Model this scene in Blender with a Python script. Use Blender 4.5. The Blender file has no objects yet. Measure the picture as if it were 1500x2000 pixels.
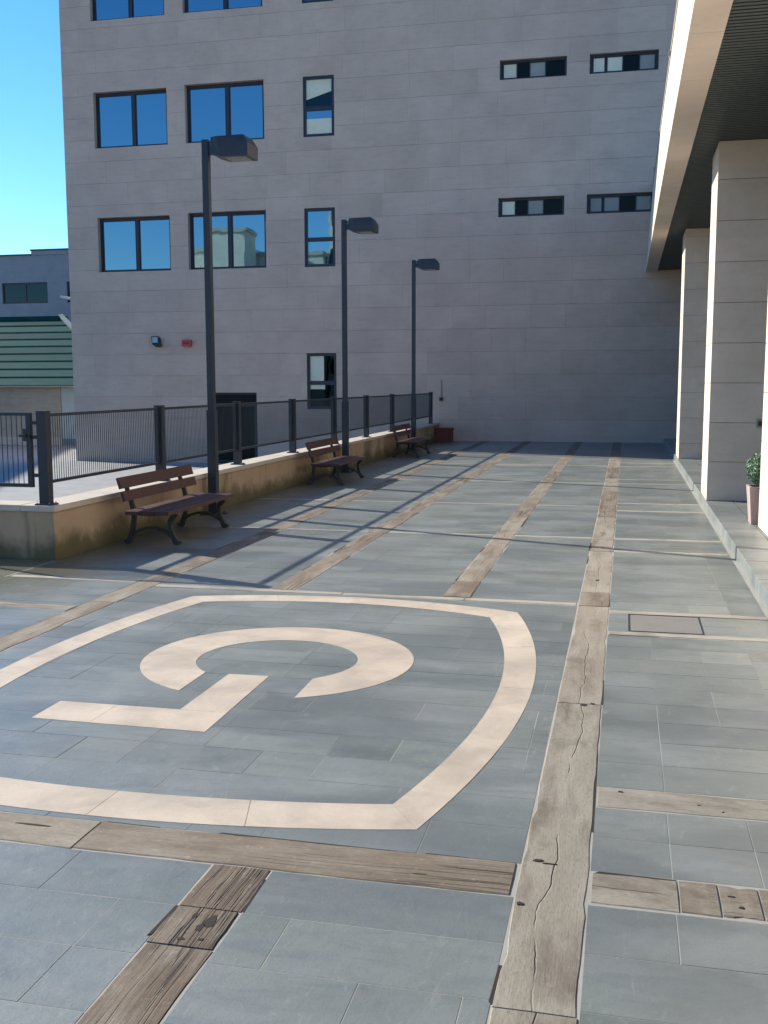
import bpy, math, random
from mathutils import Vector, Matrix
random.seed(7)
S = bpy.context.scene
COL = S.collection

# ---------------------------------------------------------------- camera
YAW, PITCH, ROLL = math.radians(13.043), math.radians(7.078), math.radians(-0.134)
def make_camera():
    cd = bpy.data.cameras.new("camera"); co = bpy.data.objects.new("camera", cd); COL.objects.link(co)
    cy, sy, cp, sp = math.cos(YAW), math.sin(YAW), math.cos(PITCH), math.sin(PITCH)
    fw = Vector((-sy*cp, cy*cp, -sp)); r = Vector((cy, sy, 0)); u = r.cross(fw)
    cr, sr = math.cos(ROLL), math.sin(ROLL)
    r2 = r*cr + u*sr; u2 = u*cr - r*sr
    m = Matrix((( r2.x, u2.x, -fw.x, 0.0), (r2.y, u2.y, -fw.y, 0.0), (r2.z, u2.z, -fw.z, 1.7), (0, 0, 0, 1)))
    co.matrix_world = m
    cd.sensor_fit = 'VERTICAL'; cd.sensor_height = 24.0; cd.lens = 24.0*2027.8/2000.0
    cd.clip_start = 0.05; cd.clip_end = 3000
    S.camera = co
make_camera()

# ---------------------------------------------------------------- light
SUN_EL = math.radians(28.0)
SDX, SDY = -0.9415, 0.337            # horizontal direction towards the sun
W = bpy.data.worlds.new("World"); S.world = W; W.use_nodes = True
wn = W.node_tree.nodes; wl = W.node_tree.links
bg = wn.get('Background') or wn.new('ShaderNodeBackground')
sky = wn.new('ShaderNodeTexSky'); sky.sky_type = 'NISHITA'; sky.sun_disc = False
sky.sun_elevation = SUN_EL
sky.sun_rotation = math.atan2(SDX, SDY)      # clockwise from +Y
sky.altitude = 50; sky.air_density = 1.0; sky.dust_density = 0.0; sky.ozone_density = 6.0
hs = wn.new('ShaderNodeHueSaturation'); hs.inputs['Saturation'].default_value = 1.16; hs.inputs['Value'].default_value = 1.0
wl.new(sky.outputs['Color'], hs.inputs['Color']); wl.new(hs.outputs['Color'], bg.inputs['Color']); bg.inputs['Strength'].default_value = 0.110
out = wn.get('World Output') or wn.new('ShaderNodeOutputWorld')
wl.new(bg.outputs['Background'], out.inputs['Surface'])
sl = bpy.data.lights.new("sun", 'SUN'); sl.energy = 4.2; sl.angle = math.radians(0.53); sl.color = (1.0, 0.92, 0.79)
so = bpy.data.objects.new("sun", sl); COL.objects.link(so)
tos = Vector((SDX*math.cos(SUN_EL), SDY*math.cos(SUN_EL), math.sin(SUN_EL)))
so.rotation_euler = tos.to_track_quat('Z', 'Y').to_euler(); so.location = (-20, 10, 30)
S.view_settings.view_transform = 'Standard'; S.view_settings.look = 'None'
S.view_settings.exposure = 1.02; S.view_settings.gamma = 1.0; S.view_settings.use_curve_mapping = False

# ---------------------------------------------------------------- materials
def nd(nt, t, **kw):
    n = nt.nodes.new(t)
    for k, v in kw.items(): setattr(n, k, v)
    return n
def setin(n, **kw):
    for k, v in kw.items(): n.inputs[k.replace('_', ' ')].default_value = v
def c4(c): return (c[0], c[1], c[2], 1.0)
def newmat(name, rough=0.6, metal=0.0, col=(0.5, 0.5, 0.5)):
    m = bpy.data.materials.new(name); m.use_nodes = True
    b = m.node_tree.nodes['Principled BSDF']
    b.inputs['Base Color'].default_value = c4(col); b.inputs['Roughness'].default_value = rough
    b.inputs['Metallic'].default_value = metal
    return m, m.node_tree, b
def mix(nt, fac, a, b, blend='MIX'):
    n = nt.nodes.new('ShaderNodeMix'); n.data_type = 'RGBA'; n.blend_type = blend
    for i, v in ((0, fac), (6, a), (7, b)):
        if isinstance(v, (int, float)): n.inputs[i].default_value = v
        elif isinstance(v, tuple): n.inputs[i].default_value = c4(v)
        else: nt.links.new(v, n.inputs[i])
    return n.outputs[2]
def ramp(nt, src, stops):
    n = nt.nodes.new('ShaderNodeValToRGB'); cr = n.color_ramp
    while len(cr.elements) < len(stops): cr.elements.new(0.5)
    for e, (p, v) in zip(cr.elements, stops):
        e.position = p; e.color = c4(v) if isinstance(v, tuple) else (v, v, v, 1)
    nt.links.new(src, n.inputs[0]); return n.outputs[0]
def noise(nt, vec, scale, detail=4, rough=0.55, dist=0.0):
    n = nt.nodes.new('ShaderNodeTexNoise'); setin(n, Scale=scale, Detail=detail, Roughness=rough, Distortion=dist)
    if vec is not None: nt.links.new(vec, n.inputs['Vector'])
    return n.outputs[0]
def mapping(nt, vec, scale=(1, 1, 1), loc=(0, 0, 0), rot=(0, 0, 0)):
    n = nt.nodes.new('ShaderNodeMapping'); n.inputs['Scale'].default_value = scale
    n.inputs['Location'].default_value = loc; n.inputs['Rotation'].default_value = rot
    nt.links.new(vec, n.inputs['Vector']); return n.outputs[0]
def wpos(nt): return nt.nodes.new('ShaderNodeNewGeometry').outputs['Position']
def opos(nt): return nt.nodes.new('ShaderNodeTexCoord').outputs['Object']
def attr(nt, name='tone'):
    n = nt.nodes.new('ShaderNodeAttribute'); n.attribute_name = name; return n.outputs['Fac']
def bump(nt, b, h, strength=0.3, dist=0.01):
    n = nt.nodes.new('ShaderNodeBump'); n.inputs['Strength'].default_value = strength; n.inputs['Distance'].default_value = dist
    nt.links.new(h, n.inputs['Height']); nt.links.new(n.outputs[0], b.inputs['Normal'])
def math_(nt, op, a, b=None, clamp=False):
    n = nt.nodes.new('ShaderNodeMath'); n.operation = op; n.use_clamp = clamp
    for i, v in ((0, a), (1, b)):
        if v is None: continue
        if isinstance(v, (int, float)): n.inputs[i].default_value = v
        else: nt.links.new(v, n.inputs[i])
    return n.outputs[0]
M = {}

def mk_slate():
    m, nt, b = newmat('slate', 0.5); b.inputs['Specular IOR Level'].default_value = 0.75
    p = wpos(nt); t = attr(nt)
    base = ramp(nt, t, [(0.0, (0.122, 0.142, 0.126)), (0.35, (0.156, 0.176, 0.157)), (0.7, (0.188, 0.208, 0.186)), (1.0, (0.250, 0.266, 0.240))])
    cl = noise(nt, p, 1.6, 6, 0.6)
    col = mix(nt, ramp(nt, cl, [(0.35, 0.0), (0.7, 0.75)]), base, (0.225, 0.243, 0.238))
    st = noise(nt, mapping(nt, p, (2.2, 9, 1)), 1.5, 5, 0.65, 0.6)
    col = mix(nt, ramp(nt, st, [(0.5, 0.0), (0.75, 0.45)]), col, (0.095, 0.115, 0.135))
    fl = noise(nt, mapping(nt, p, (7, 3.2, 1), rot=(0, 0, 0.5)), 2.3, 7, 0.7, 1.5)
    col = mix(nt, ramp(nt, fl, [(0.57, 0.0), (0.70, 0.42)]), col, (0.32, 0.335, 0.315))
    big = noise(nt, mapping(nt, p, (0.55, 1.5, 1), loc=(2, 5, 0)), 1.0, 3, 0.5, 0.5)  # broad shade bands across the paving, put into the slate colour
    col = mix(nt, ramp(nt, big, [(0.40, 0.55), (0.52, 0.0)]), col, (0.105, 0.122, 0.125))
    big2 = noise(nt, mapping(nt, p, (1.3, 2.1, 1), loc=(9, 1, 0)), 1.0, 4, 0.6, 0.3)  # pale patches of reflected light, put into the slate colour
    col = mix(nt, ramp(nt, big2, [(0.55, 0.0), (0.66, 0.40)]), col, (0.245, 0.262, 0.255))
    sp = noise(nt, p, 160, 2, 0.6)
    col = mix(nt, ramp(nt, sp, [(0.55, 0.0), (0.72, 0.35)]), col, (0.09, 0.10, 0.10))
    # moss and earth washed down along the planter wall on the left
    sx = nt.nodes.new('ShaderNodeSeparateXYZ'); nt.links.new(p, sx.inputs[0])
    nx = noise(nt, p, 2.6, 6, 0.65)
    e = math_(nt, 'ADD', math_(nt, 'MULTIPLY', sx.outputs[0], -1.0), math_(nt, 'MULTIPLY', nx, 1.3))
    f = ramp(nt, math_(nt, 'SUBTRACT', e, 5.0), [(0.05, 0.0), (0.75, 0.85)])
    col = mix(nt, f, col, (0.105, 0.098, 0.050))
    dn = noise(nt, p, 0.75, 5, 0.6, 0.4)
    col = mix(nt, ramp(nt, dn, [(0.56, 0.0), (0.72, 0.22)]), col, (0.20, 0.165, 0.12))
    nt.links.new(col, b.inputs['Base Color'])
    nt.links.new(ramp(nt, cl, [(0.3, 0.36), (0.75, 0.52)]), b.inputs['Roughness'])
    bump(nt, b, math_(nt, 'ADD', noise(nt, p, 14, 8, 0.62, 0.3), math_(nt, 'MULTIPLY', noise(nt, p, 90, 3), 0.3)), 0.42, 0.006)
    return m
def mk_wood():
    # each sleeper keeps its length along its own local X axis
    m, nt, b = newmat('weathered_wood', 0.85)
    o = opos(nt); oi = nt.nodes.new('ShaderNodeObjectInfo')
    off = nt.nodes.new('ShaderNodeCombineXYZ'); nt.links.new(math_(nt, 'MULTIPLY', oi.outputs['Random'], 37.0), off.inputs[0])
    nt.links.new(math_(nt, 'MULTIPLY', oi.outputs['Random'], 11.0), off.inputs[1])
    va = nt.nodes.new('ShaderNodeVectorMath'); va.operation = 'ADD'; nt.links.new(o, va.inputs[0]); nt.links.new(off.outputs[0], va.inputs[1])
    v = va.outputs[0]
    wob = nt.nodes.new('ShaderNodeTexNoise'); setin(wob, Scale=1.0, Detail=2.0); nt.links.new(mapping(nt, v, (0.9, 0.15, 1)), wob.inputs['Vector'])
    cx = nt.nodes.new('ShaderNodeCombineXYZ'); nt.links.new(math_(nt, 'MULTIPLY', math_(nt, 'SUBTRACT', wob.outputs[0], 0.5), 0.07), cx.inputs[1])
    vb = nt.nodes.new('ShaderNodeVectorMath'); vb.operation = 'ADD'; nt.links.new(v, vb.inputs[0]); nt.links.new(cx.outputs[0], vb.inputs[1])
    g = vb.outputs[0]
    t = attr(nt)
    base = ramp(nt, t, [(0.0, (0.120, 0.082, 0.050)), (0.40, (0.190, 0.145, 0.100)), (0.62, (0.260, 0.222, 0.168)), (1.0, (0.285, 0.262, 0.212))])
    gr = noise(nt, mapping(nt, g, (2.2, 55, 8)), 1.0, 6, 0.72)
    col = mix(nt, ramp(nt, gr, [(0.32, 0.0), (0.72, 1.0)]), mix(nt, ramp(nt, t, [(0.25, 0.78), (0.75, 0.20)]), base, (0.085, 0.062, 0.045)), base)
    pt = noise(nt, mapping(nt, v, (1.8, 4.5, 1)), 1.0, 5, 0.6)
    col = mix(nt, ramp(nt, pt, [(0.45, 0.0), (0.70, 0.6)]), col, (0.345, 0.325, 0.268))
    bl = noise(nt, mapping(nt, v, (1.5, 6, 1), loc=(7, 3, 0)), 1.0, 5, 0.65, 0.5)
    col = mix(nt, ramp(nt, bl, [(0.50, 0.0), (0.66, 0.75)]), col, (0.115, 0.090, 0.064))
    # long shrinkage cracks: many in the dark sleepers, few in the pale ones
    ck = noise(nt, mapping(nt, g, (0.42, 24, 3)), 1.0, 3, 0.55)
    crack = ramp(nt, math_(nt, 'ABSOLUTE', math_(nt, 'SUBTRACT', ck, 0.5)), [(0.0, 1.0), (0.010, 0.85), (0.022, 0.0)])
    gn = noise(nt, mapping(nt, v, (0.9, 4.0, 1), loc=(3, 9, 0)), 1.0, 3, 0.5)
    gate = ramp(nt, math_(nt, 'SUBTRACT', gn, math_(nt, 'MULTIPLY', t, 0.45)), [(0.31, 0.0), (0.42, 1.0)])
    # one meandering check running down the heart of each beam
    so_ = nt.nodes.new('ShaderNodeSeparateXYZ'); nt.links.new(o, so_.inputs[0])
    mz = noise(nt, mapping(nt, v, (1.0, 0.0, 0.0)), 1.0, 5, 0.48)
    dd = math_(nt, 'ABSOLUTE', math_(nt, 'SUBTRACT', so_.outputs[1], math_(nt, 'MULTIPLY', math_(nt, 'SUBTRACT', mz, 0.5), 0.26)))
    g2 = noise(nt, mapping(nt, v, (1.6, 0.2, 0.0), loc=(21, 5, 0)), 1.0, 3, 0.6)
    wd = ramp(nt, g2, [(0.44, 0.0), (0.60, 1.0)])
    hv = math_(nt, 'MULTIPLY', wd, ramp(nt, t, [(0.45, 0.0), (0.60, 1.0)]))
    heart = math_(nt, 'MULTIPLY', ramp(nt, dd, [(0.0, 1.0), (0.0012, 0.85), (0.0032, 0.0)]), hv)
    cf = math_(nt, 'MAXIMUM', math_(nt, 'MULTIPLY', crack, gate), heart)
    col = mix(nt, cf, col, (0.035, 0.027, 0.021))
    fs_ = noise(nt, mapping(nt, v, (30, 190, 1)), 1.0, 3, 0.7)
    col = mix(nt, ramp(nt, fs_, [(0.50, 0.0), (0.70, 0.55)]), col, (0.10, 0.078, 0.055))
    fs2 = noise(nt, v, 22, 5, 0.7)
    col = mix(nt, ramp(nt, fs2, [(0.58, 0.0), (0.75, 0.45)]), col, (0.40, 0.375, 0.31))
    nt.links.new(col, b.inputs['Base Color'])
    h = math_(nt, 'SUBTRACT', math_(nt, 'MULTIPLY', gr, math_(nt, 'SUBTRACT', 0.75, math_(nt, 'MULTIPLY', t, 0.55))), math_(nt, 'MULTIPLY', cf, 1.6))
    h = math_(nt, 'ADD', h, math_(nt, 'MULTIPLY', noise(nt, v, 9, 5, 0.6), 0.5))
    bump(nt, b, h, 0.6, 0.010)
    return m
def stone(name, stops, rough=0.75, grain=30.0, streak=0.10, dirt=None, bs=0.25):
    m, nt, b = newmat(name, rough)
    p = wpos(nt); t = attr(nt)
    base = ramp(nt, t, stops)
    n1 = noise(nt, p, 1.3, 5, 0.6)
    hi = tuple(min(1, c*1.22) for c in stops[-1][1])
    col = mix(nt, ramp(nt, n1, [(0.35, 0.0), (0.7, 0.5)]), base, hi)
    lo = tuple(c*0.62 for c in stops[0][1])
    n2 = noise(nt, mapping(nt, p, (2.0, 2.0, 9.0)), 1.1, 5, 0.6, 0.4)
    col = mix(nt, ramp(nt, n2, [(0.5, 0.0), (0.8, streak*4)]), col, lo)
    n3 = noise(nt, p, grain, 4, 0.7)
    col = mix(nt, ramp(nt, n3, [(0.55, 0.0), (0.8, 0.25)]), col, lo)
    if dirt:
        d1 = noise(nt, mapping(nt, p, (1, 1, 1), loc=(5, 2, 8)), dirt[0], 6, 0.68, 0.6)
        col = mix(nt, ramp(nt, d1, [(0.42, 0.0), (0.70, dirt[1])]), col, dirt[2])
    nt.links.new(col, b.inputs['Base Color'])
    bump(nt, b, noise(nt, p, grain*1.5, 5, 0.7), bs, 0.004)
    return m
def mk_plinth():
    m, nt, b = newmat('ochre_render', 0.9)
    p = wpos(nt); sx = nt.nodes.new('ShaderNodeSeparateXYZ'); nt.links.new(p, sx.inputs[0])
    n1 = noise(nt, p, 2.2, 6, 0.65)
    col = mix(nt, n1, (0.33, 0.235, 0.145), (0.50, 0.375, 0.245))
    # vertical run-off stains from the coping, in patches
    r1 = noise(nt, mapping(nt, p, (3.2, 1.1, 0.35)), 1.0, 4, 0.6)
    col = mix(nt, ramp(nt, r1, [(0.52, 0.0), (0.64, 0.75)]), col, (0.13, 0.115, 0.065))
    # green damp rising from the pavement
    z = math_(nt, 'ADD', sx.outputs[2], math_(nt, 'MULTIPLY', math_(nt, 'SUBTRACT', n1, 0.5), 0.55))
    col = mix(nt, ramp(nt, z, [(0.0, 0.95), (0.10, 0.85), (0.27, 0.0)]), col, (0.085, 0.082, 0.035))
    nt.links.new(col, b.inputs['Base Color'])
    bump(nt, b, noise(nt, p, 45, 5, 0.7), 0.35, 0.004)
    return m
def metal(name, col, rough=0.45, metalness=0.0):
    m, nt, b = newmat(name, rough, metalness, col)
    p = opos(nt)
    n = noise(nt, p, 9, 5, 0.6)
    nt.links.new(mix(nt, ramp(nt, n, [(0.4, 0.0), (0.75, 0.5)]), col, tuple(min(1, c*1.5+0.01) for c in col)), b.inputs['Base Color'])
    nt.links.new(ramp(nt, n, [(0.3, rough*0.85), (0.7, min(1, rough*1.3))]), b.inputs['Roughness'])
    bump(nt, b, noise(nt, p, 120, 3), 0.08, 0.002)
    return m
def mk_glass(name, col, warp=0.05):
    m, nt, b = newmat(name, 0.015, 1.0, col)
    bump(nt, b, noise(nt, wpos(nt), 0.9, 2), warp, 0.05)
    return m
def mk_leaf():
    m, nt, b = newmat('shrub_leaf', 0.55)
    t = attr(nt)
    nt.links.new(ramp(nt, t, [(0, (0.035, 0.10, 0.045)), (1, (0.10, 0.22, 0.10))]), b.inputs['Base Color'])
    return m
def mk_green_roof():
    m, nt, b = newmat('green_roof_sheet', 0.8); b.inputs['Specular IOR Level'].default_value = 0.1
    p = wpos(nt); t = attr(nt)
    base = ramp(nt, t, [(0, (0.003, 0.042, 0.042)), (1, (0.006, 0.058, 0.057))])
    n = noise(nt, mapping(nt, p, (0.8, 2.0, 2.0)), 1.2, 6, 0.65)
    nt.links.new(mix(nt, ramp(nt, n, [(0.45, 0.0), (0.75, 0.5)]), base, (0.010, 0.085, 0.080)), b.inputs['Base Color'])
    return m
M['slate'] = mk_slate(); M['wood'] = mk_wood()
M['mortar'] = stone('pale_mortar', [(0, (0.27, 0.265, 0.235)), (1, (0.34, 0.33, 0.29))], 0.9, 40)
M['inlay'] = stone('cream_inlay', [(0, (0.415, 0.345, 0.270)), (0.5, (0.475, 0.400, 0.312)), (1, (0.54, 0.465, 0.365))], 0.6, 60, 0.13, dirt=(3.5, 0.5, (0.27, 0.235, 0.20)))
M['facade'] = stone('beige_stone_cladding', [(0, (0.470, 0.355, 0.282)), (0.5, (0.505, 0.382, 0.305)), (1, (0.545, 0.418, 0.335))], 0.7, 22, 0.08, dirt=(0.45, 0.28, (0.34, 0.26, 0.215)))
M['joint'] = stone('cladding_joint', [(0, (0.36, 0.275, 0.22)), (1, (0.38, 0.29, 0.235))], 0.9)
M['pillar'] = stone('pillar_stone', [(0, (0.60, 0.505, 0.415)), (0.5, (0.64, 0.545, 0.45)), (1, (0.68, 0.58, 0.485))], 0.65, 22, 0.06, dirt=(1.1, 0.25, (0.42, 0.34, 0.27)))
M['coping'] = stone('cream_coping', [(0, (0.42, 0.37, 0.30)), (1, (0.52, 0.46, 0.38))], 0.75, 30, 0.12)
M['plinth'] = mk_plinth()
M['yard'] = stone('pale_concrete', [(0, (0.25, 0.255, 0.25)), (1, (0.30, 0.305, 0.295))], 0.85, 10, 0.12)
M['terrain'] = stone('dusty_ground', [(0, (0.26, 0.235, 0.19)), (1, (0.31, 0.28, 0.23))], 0.95, 2)
M['dark_metal'] = metal('painted_dark_metal', (0.017, 0.023, 0.034), 0.42)
M['frame'] = metal('window_frame_metal', (0.014, 0.018, 0.030), 0.4)
M['iron'] = metal('cast_iron', (0.030, 0.034, 0.032), 0.55)
M['bench_wood'] = metal('stained_bench_wood', (0.062, 0.026, 0.020), 0.5)
M['glass'] = mk_glass('coated_glass', (0.20, 0.33, 0.40), 0.04)
M['dark_glass'] = mk_glass('dark_glass', (0.030, 0.045, 0.050), 0.05)
M['blind'] = stone('cream_blind', [(0, (0.50, 0.50, 0.37)), (1, (0.66, 0.66, 0.52))], 0.5, 5, 0.02)  # matt cream standing in for buildings reflected in the office panes
M['grey_blind'] = stone('grey_blind', [(0, (0.22, 0.24, 0.22)), (1, (0.26, 0.28, 0.26))], 0.5, 5, 0.02)
M['soffit'] = metal('soffit_metal', (0.045, 0.058, 0.055), 0.5)
M['lens'] = metal('lamp_lens', (0.20, 0.22, 0.21), 0.3)
M['red'] = metal('red_plastic', (0.42, 0.035, 0.035), 0.4)
M['clay'] = metal('red_brown_planter', (0.12, 0.035, 0.025), 0.7)
M['tanpot'] = metal('mauve_planter', (0.36, 0.27, 0.25), 0.6)
M['green_roof'] = mk_green_roof()
M['roof_edge'] = metal('green_sheet_edge', (0.008, 0.075, 0.070), 0.6)
M['door'] = newmat('dark_door_panel', 0.25, 0.0, (0.006, 0.011, 0.013))[0]; M['door'].node_tree.nodes['Principled BSDF'].inputs['Specular IOR Level'].default_value = 0.12
M['trim'] = metal('pale_roof_trim', (0.08, 0.14, 0.15), 0.6)
M['shed'] = stone('shed_render', [(0, (0.36, 0.31, 0.235)), (1, (0.40, 0.345, 0.26))], 0.9, 8, 0.15)
M['white_panel'] = stone('pale_panel', [(0, (0.36, 0.42, 0.38)), (1, (0.44, 0.50, 0.45))], 0.7, 8, 0.05)
M['bluegrey'] = stone('bluegrey_render', [(0, (0.165, 0.20, 0.235)), (1, (0.19, 0.23, 0.265))], 0.85, 6, 0.08)
M['cream_wall'] = stone('cream_render', [(0, (0.60, 0.56, 0.45)), (1, (0.68, 0.64, 0.52))], 0.85, 6, 0.08)
M['strip'] = stone('pale_strip', [(0, (0.22, 0.205, 0.17)), (1, (0.33, 0.305, 0.25))], 0.85, 9, 0.25)
M['cover'] = stone('cover_concrete', [(0, (0.155, 0.150, 0.140)), (1, (0.175, 0.168, 0.158))], 0.85, 60, 0.1, bs=0.6)
M['soil'] = newmat('dark_soil', 0.95, 0.0, (0.022, 0.017, 0.013))[0]
M['leaf'] = mk_leaf()
M['bark'] = metal('bark', (0.08, 0.055, 0.04), 0.9)

# ---------------------------------------------------------------- mesh helpers
class MB:
    def __init__(s): s.v = []; s.f = []; s.t = []
    def add(s, vs, fs, tone=0.5):
        n = len(s.v); s.v += [tuple(v) for v in vs]; s.f += [tuple(i+n for i in f) for f in fs]; s.t += [tone]*len(vs)
        return s
    def box(s, x0, x1, y0, y1, z0, z1, tone=0.5):
        return s.add([(x0,y0,z0),(x1,y0,z0),(x1,y1,z0),(x0,y1,z0),(x0,y0,z1),(x1,y0,z1),(x1,y1,z1),(x0,y1,z1)],
                     [(0,3,2,1),(4,5,6,7),(0,1,5,4),(1,2,6,5),(2,3,7,6),(3,0,4,7)], tone)
    def cham(s, x0, x1, y0, y1, z0, z1, c, tone=0.5):
        # box with its upper edges chamfered
        a = [(x0,y0),(x1,y0),(x1,y1),(x0,y1)]; b = [(x0+c,y0+c),(x1-c,y0+c),(x1-c,y1-c),(x0+c,y1-c)]
        vs = [(x,y,z0) for x,y in a]+[(x,y,z1-c) for x,y in a]+[(x,y,z1) for x,y in b]
        fs = [(0,3,2,1),(8,9,10,11)]
        for i in range(4):
            j = (i+1) % 4; fs += [(i,j,j+4,i+4),(i+4,j+4,j+8,i+8)]
        return s.add(vs, fs, tone)
    def prism(s, poly, z0, z1, tone=0.5):
        # poly anticlockwise seen from above
        n = len(poly); vs = [(x,y,z0) for x,y in poly]+[(x,y,z1) for x,y in poly]
        fs = [tuple(range(n-1,-1,-1)), tuple(range(n,2*n))]+[(i,(i+1)%n,(i+1)%n+n,i+n) for i in range(n)]
        return s.add(vs, fs, tone)
    def band(s, A, B, z0, z1, tone=0.5):
        # strip between polylines A and B (same count), closed solid
        n = len(A); vs = []
        for (a, b) in zip(A, B): vs += [(a[0],a[1],z0),(b[0],b[1],z0),(b[0],b[1],z1),(a[0],a[1],z1)]
        fs = []
        for i in range(n-1):
            p = 4*i; q = p+4
            fs += [(p+3,p+2,q+2,q+3),(p,q,q+1,p+1),(p,p+3,q+3,q),(p+1,q+1,q+2,p+2)]
        fs += [(0,1,2,3),(4*n-4,4*n-1,4*n-2,4*n-3)]
        return s.add(vs, fs, tone)
    def sweep(s, pts, w, h=None, tone=0.5, up=(1,0,0)):
        # rectangular bar swept along pts; w along up x dir, h along up
        h = h if h is not None else w; up = Vector(up); vs = []; P = [Vector(p) for p in pts]
        for i, p in enumerate(P):
            d = (P[min(i+1,len(P)-1)]-P[max(i-1,0)]).normalized(); sd = d.cross(up).normalized()
            ww = w[i] if isinstance(w, (list, tuple)) else w
            for a, b in ((-1,-1),(1,-1),(1,1),(-1,1)): vs.append(p+sd*(a*ww/2)+up*(b*h/2))
        fs = [(0,3,2,1), tuple(4*len(P)-4+k for k in range(4))]
        for i in range(len(P)-1):
            for k in range(4):
                a = 4*i+k; b = 4*i+(k+1)%4; fs.append((a, b, b+4, a+4))
        return s.add(vs, fs, tone)
    def cyl(s, x, y, z0, z1, r0, r1=None, n=16, tone=0.5):
        r1 = r0 if r1 is None else r1
        vs = [(x+r0*math.cos(2*math.pi*k/n), y+r0*math.sin(2*math.pi*k/n), z0) for k in range(n)] + \
             [(x+r1*math.cos(2*math.pi*k/n), y+r1*math.sin(2*math.pi*k/n), z1) for k in range(n)]
        return s.add(vs, [tuple(range(n-1,-1,-1)), tuple(range(n,2*n))]+[(k,(k+1)%n,(k+1)%n+n,k+n) for k in range(n)], tone)
    def build(s, name, mat, parent=None, loc=None, fix=False):
        me = bpy.data.meshes.new(name); me.from_pydata(s.v, [], s.f); me.materials.append(mat)
        a = me.attributes.new('tone', 'FLOAT', 'POINT'); a.data.foreach_set('value', s.t)
        if fix:
            import bmesh
            bm = bmesh.new(); bm.from_mesh(me); bmesh.ops.recalc_face_normals(bm, faces=bm.faces); bm.to_mesh(me); bm.free()
        me.update()
        o = bpy.data.objects.new(name, me); COL.objects.link(o)
        if parent is not None: o.parent = parent
        if loc is not None: o.location = loc
        return o
def tag(o, label=None, cat=None, group=None, kind=None):
    if label: o['label'] = label
    if cat: o['category'] = cat
    if group: o['group'] = group
    if kind: o['kind'] = kind
    return o
def thing(name, label, cat, loc=(0,0,0), group=None):
    o = bpy.data.objects.new(name, None); COL.objects.link(o); o.location = loc; o.empty_display_size = 0.3
    return tag(o, label, cat, group)
def bx(name, mat, parent, *a, tone=0.5): return MB().box(*a, tone=tone).build(name, mat, parent)
def rnd(a, b): return random.uniform(a, b)
def copy_tree(o, parent=None):
    c = o.copy(); COL.objects.link(c)
    if parent is not None: c.parent = parent
    for ch in list(o.children): copy_tree(ch, c)
    return c

# ================================================================= GROUND
tag(MB().box(-900, 900, -600, 1500, -1.6, -0.90).build('ground', M['terrain']), kind='structure')
tag(MB().box(-70, -5.66, 9.22, 90, -0.88, -0.77).build('lower_yard', M['yard']), kind='structure')
# plaza: mortar bed, then slates, sleepers and inlays as its parts
pz = MB(); pz.box(-5.335, 1.30, -3.0, 30.44, -0.88, -0.0005); pz.box(-13, -5.336, -3.0, 8.955, -0.88, -0.0005)
plaza = tag(pz.build('plaza', M['mortar']), kind='structure')

XB = [(-0.317, -0.083), (-1.390, -1.170), (-2.840, -2.620), (-4.07, -3.85)]   # longitudinal sleepers
YC = [(3.29, 3.53), (7.95, 8.06)]                                             # cross sleepers on the left
pieces = []     # (near distance, builder)
def tilerow(x0, x1, y0, y1, xs, h=0.3, j=0.0036, dark=0.0):
    """fill a field with courses of slate; xs are the joint positions"""
    n = max(1, round((y1-y0)/h)); hh = (y1-y0)/n; first = random.randint(0, 1)
    for r in range(n):
        ya, yb = y0+r*hh, y0+(r+1)*hh
        js = [x for x in xs if x0 < x < x1]
        cuts = [x0]; k = (r+first) % 2
        for x in js:
            if random.random() < 0.50: cuts.append(x)
        cuts.append(x1)
        for a, b in zip(cuts[:-1], cuts[1:]):
            if b-a < 0.05: continue
            z = rnd(0.0001, 0.0009)
            tone = min(1, max(0, random.gauss(0.47, 0.19)-dark))
            pieces.append(((ya+yb)/2 + abs((a+b)/2+1)*0.35, (a+j/2, b-j/2, ya+j/2, yb-j/2, z, tone)))
    return
def grid(a, b, s=0.3, o=0.2):
    k0 = math.ceil((a-o)/s); out = []
    while o+k0*s < b-0.06:
        if o+k0*s > a+0.06: out.append(o+k0*s)
        k0 += 1
    return out
g = 0.003   # gap beside the timbers
KX = 1.040
# right field (between the main beam and the kerb)
rows_r = [(-3.0, 3.29), (3.53, 4.10), (4.32, 7.06), (7.17, 7.74), (7.86, 10.62), (10.74, 11.48), (11.60, 14.05), (14.17, 14.95), (15.07, 17.9), (18.0, 18.7), (18.8, 21.7), (21.8, 22.6), (22.7, 26.0), (26.1, 30.44)]
for (a, b) in rows_r:
    if abs(a-7.17) < 0.01:
        tilerow(-0.083+g, 0.055, a+g, b-g, []); tilerow(0.565, KX-0.25, a+g, b-g, [])
        tilerow(0.055, 0.565, a+g, 7.19, []); tilerow(0.055, 0.565, 7.745, b-g, [])
    else: tilerow(-0.083+g, KX-0.25, a+g, b-g, [0.2, 0.5])
tilerow(KX-0.25, KX, -3.0, 30.44, [], 0.6, dark=0.18)
# near left fields
for (a, b) in [(-1.170, -0.317), (-2.620, -1.390), (-3.85, -2.84), (-9.0, -4.07)]:
    tilerow(a+g, b-g, -3.0, 3.29-g, grid(a, b))
tilerow(-9.0, -4.07-g, 3.53+g, 5.6, grid(-9, -4.07)); tilerow(-9.0, -4.07-g, 5.72, 8.1, grid(-9, -4.07))
tilerow(-9.0, -5.35, 8.1, 8.955, grid(-9, -5.35))
# the emblem field
tilerow(-3.85+g, -0.317-g, 3.53+g, 7.95-g, grid(-3.85, -0.317))
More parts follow.
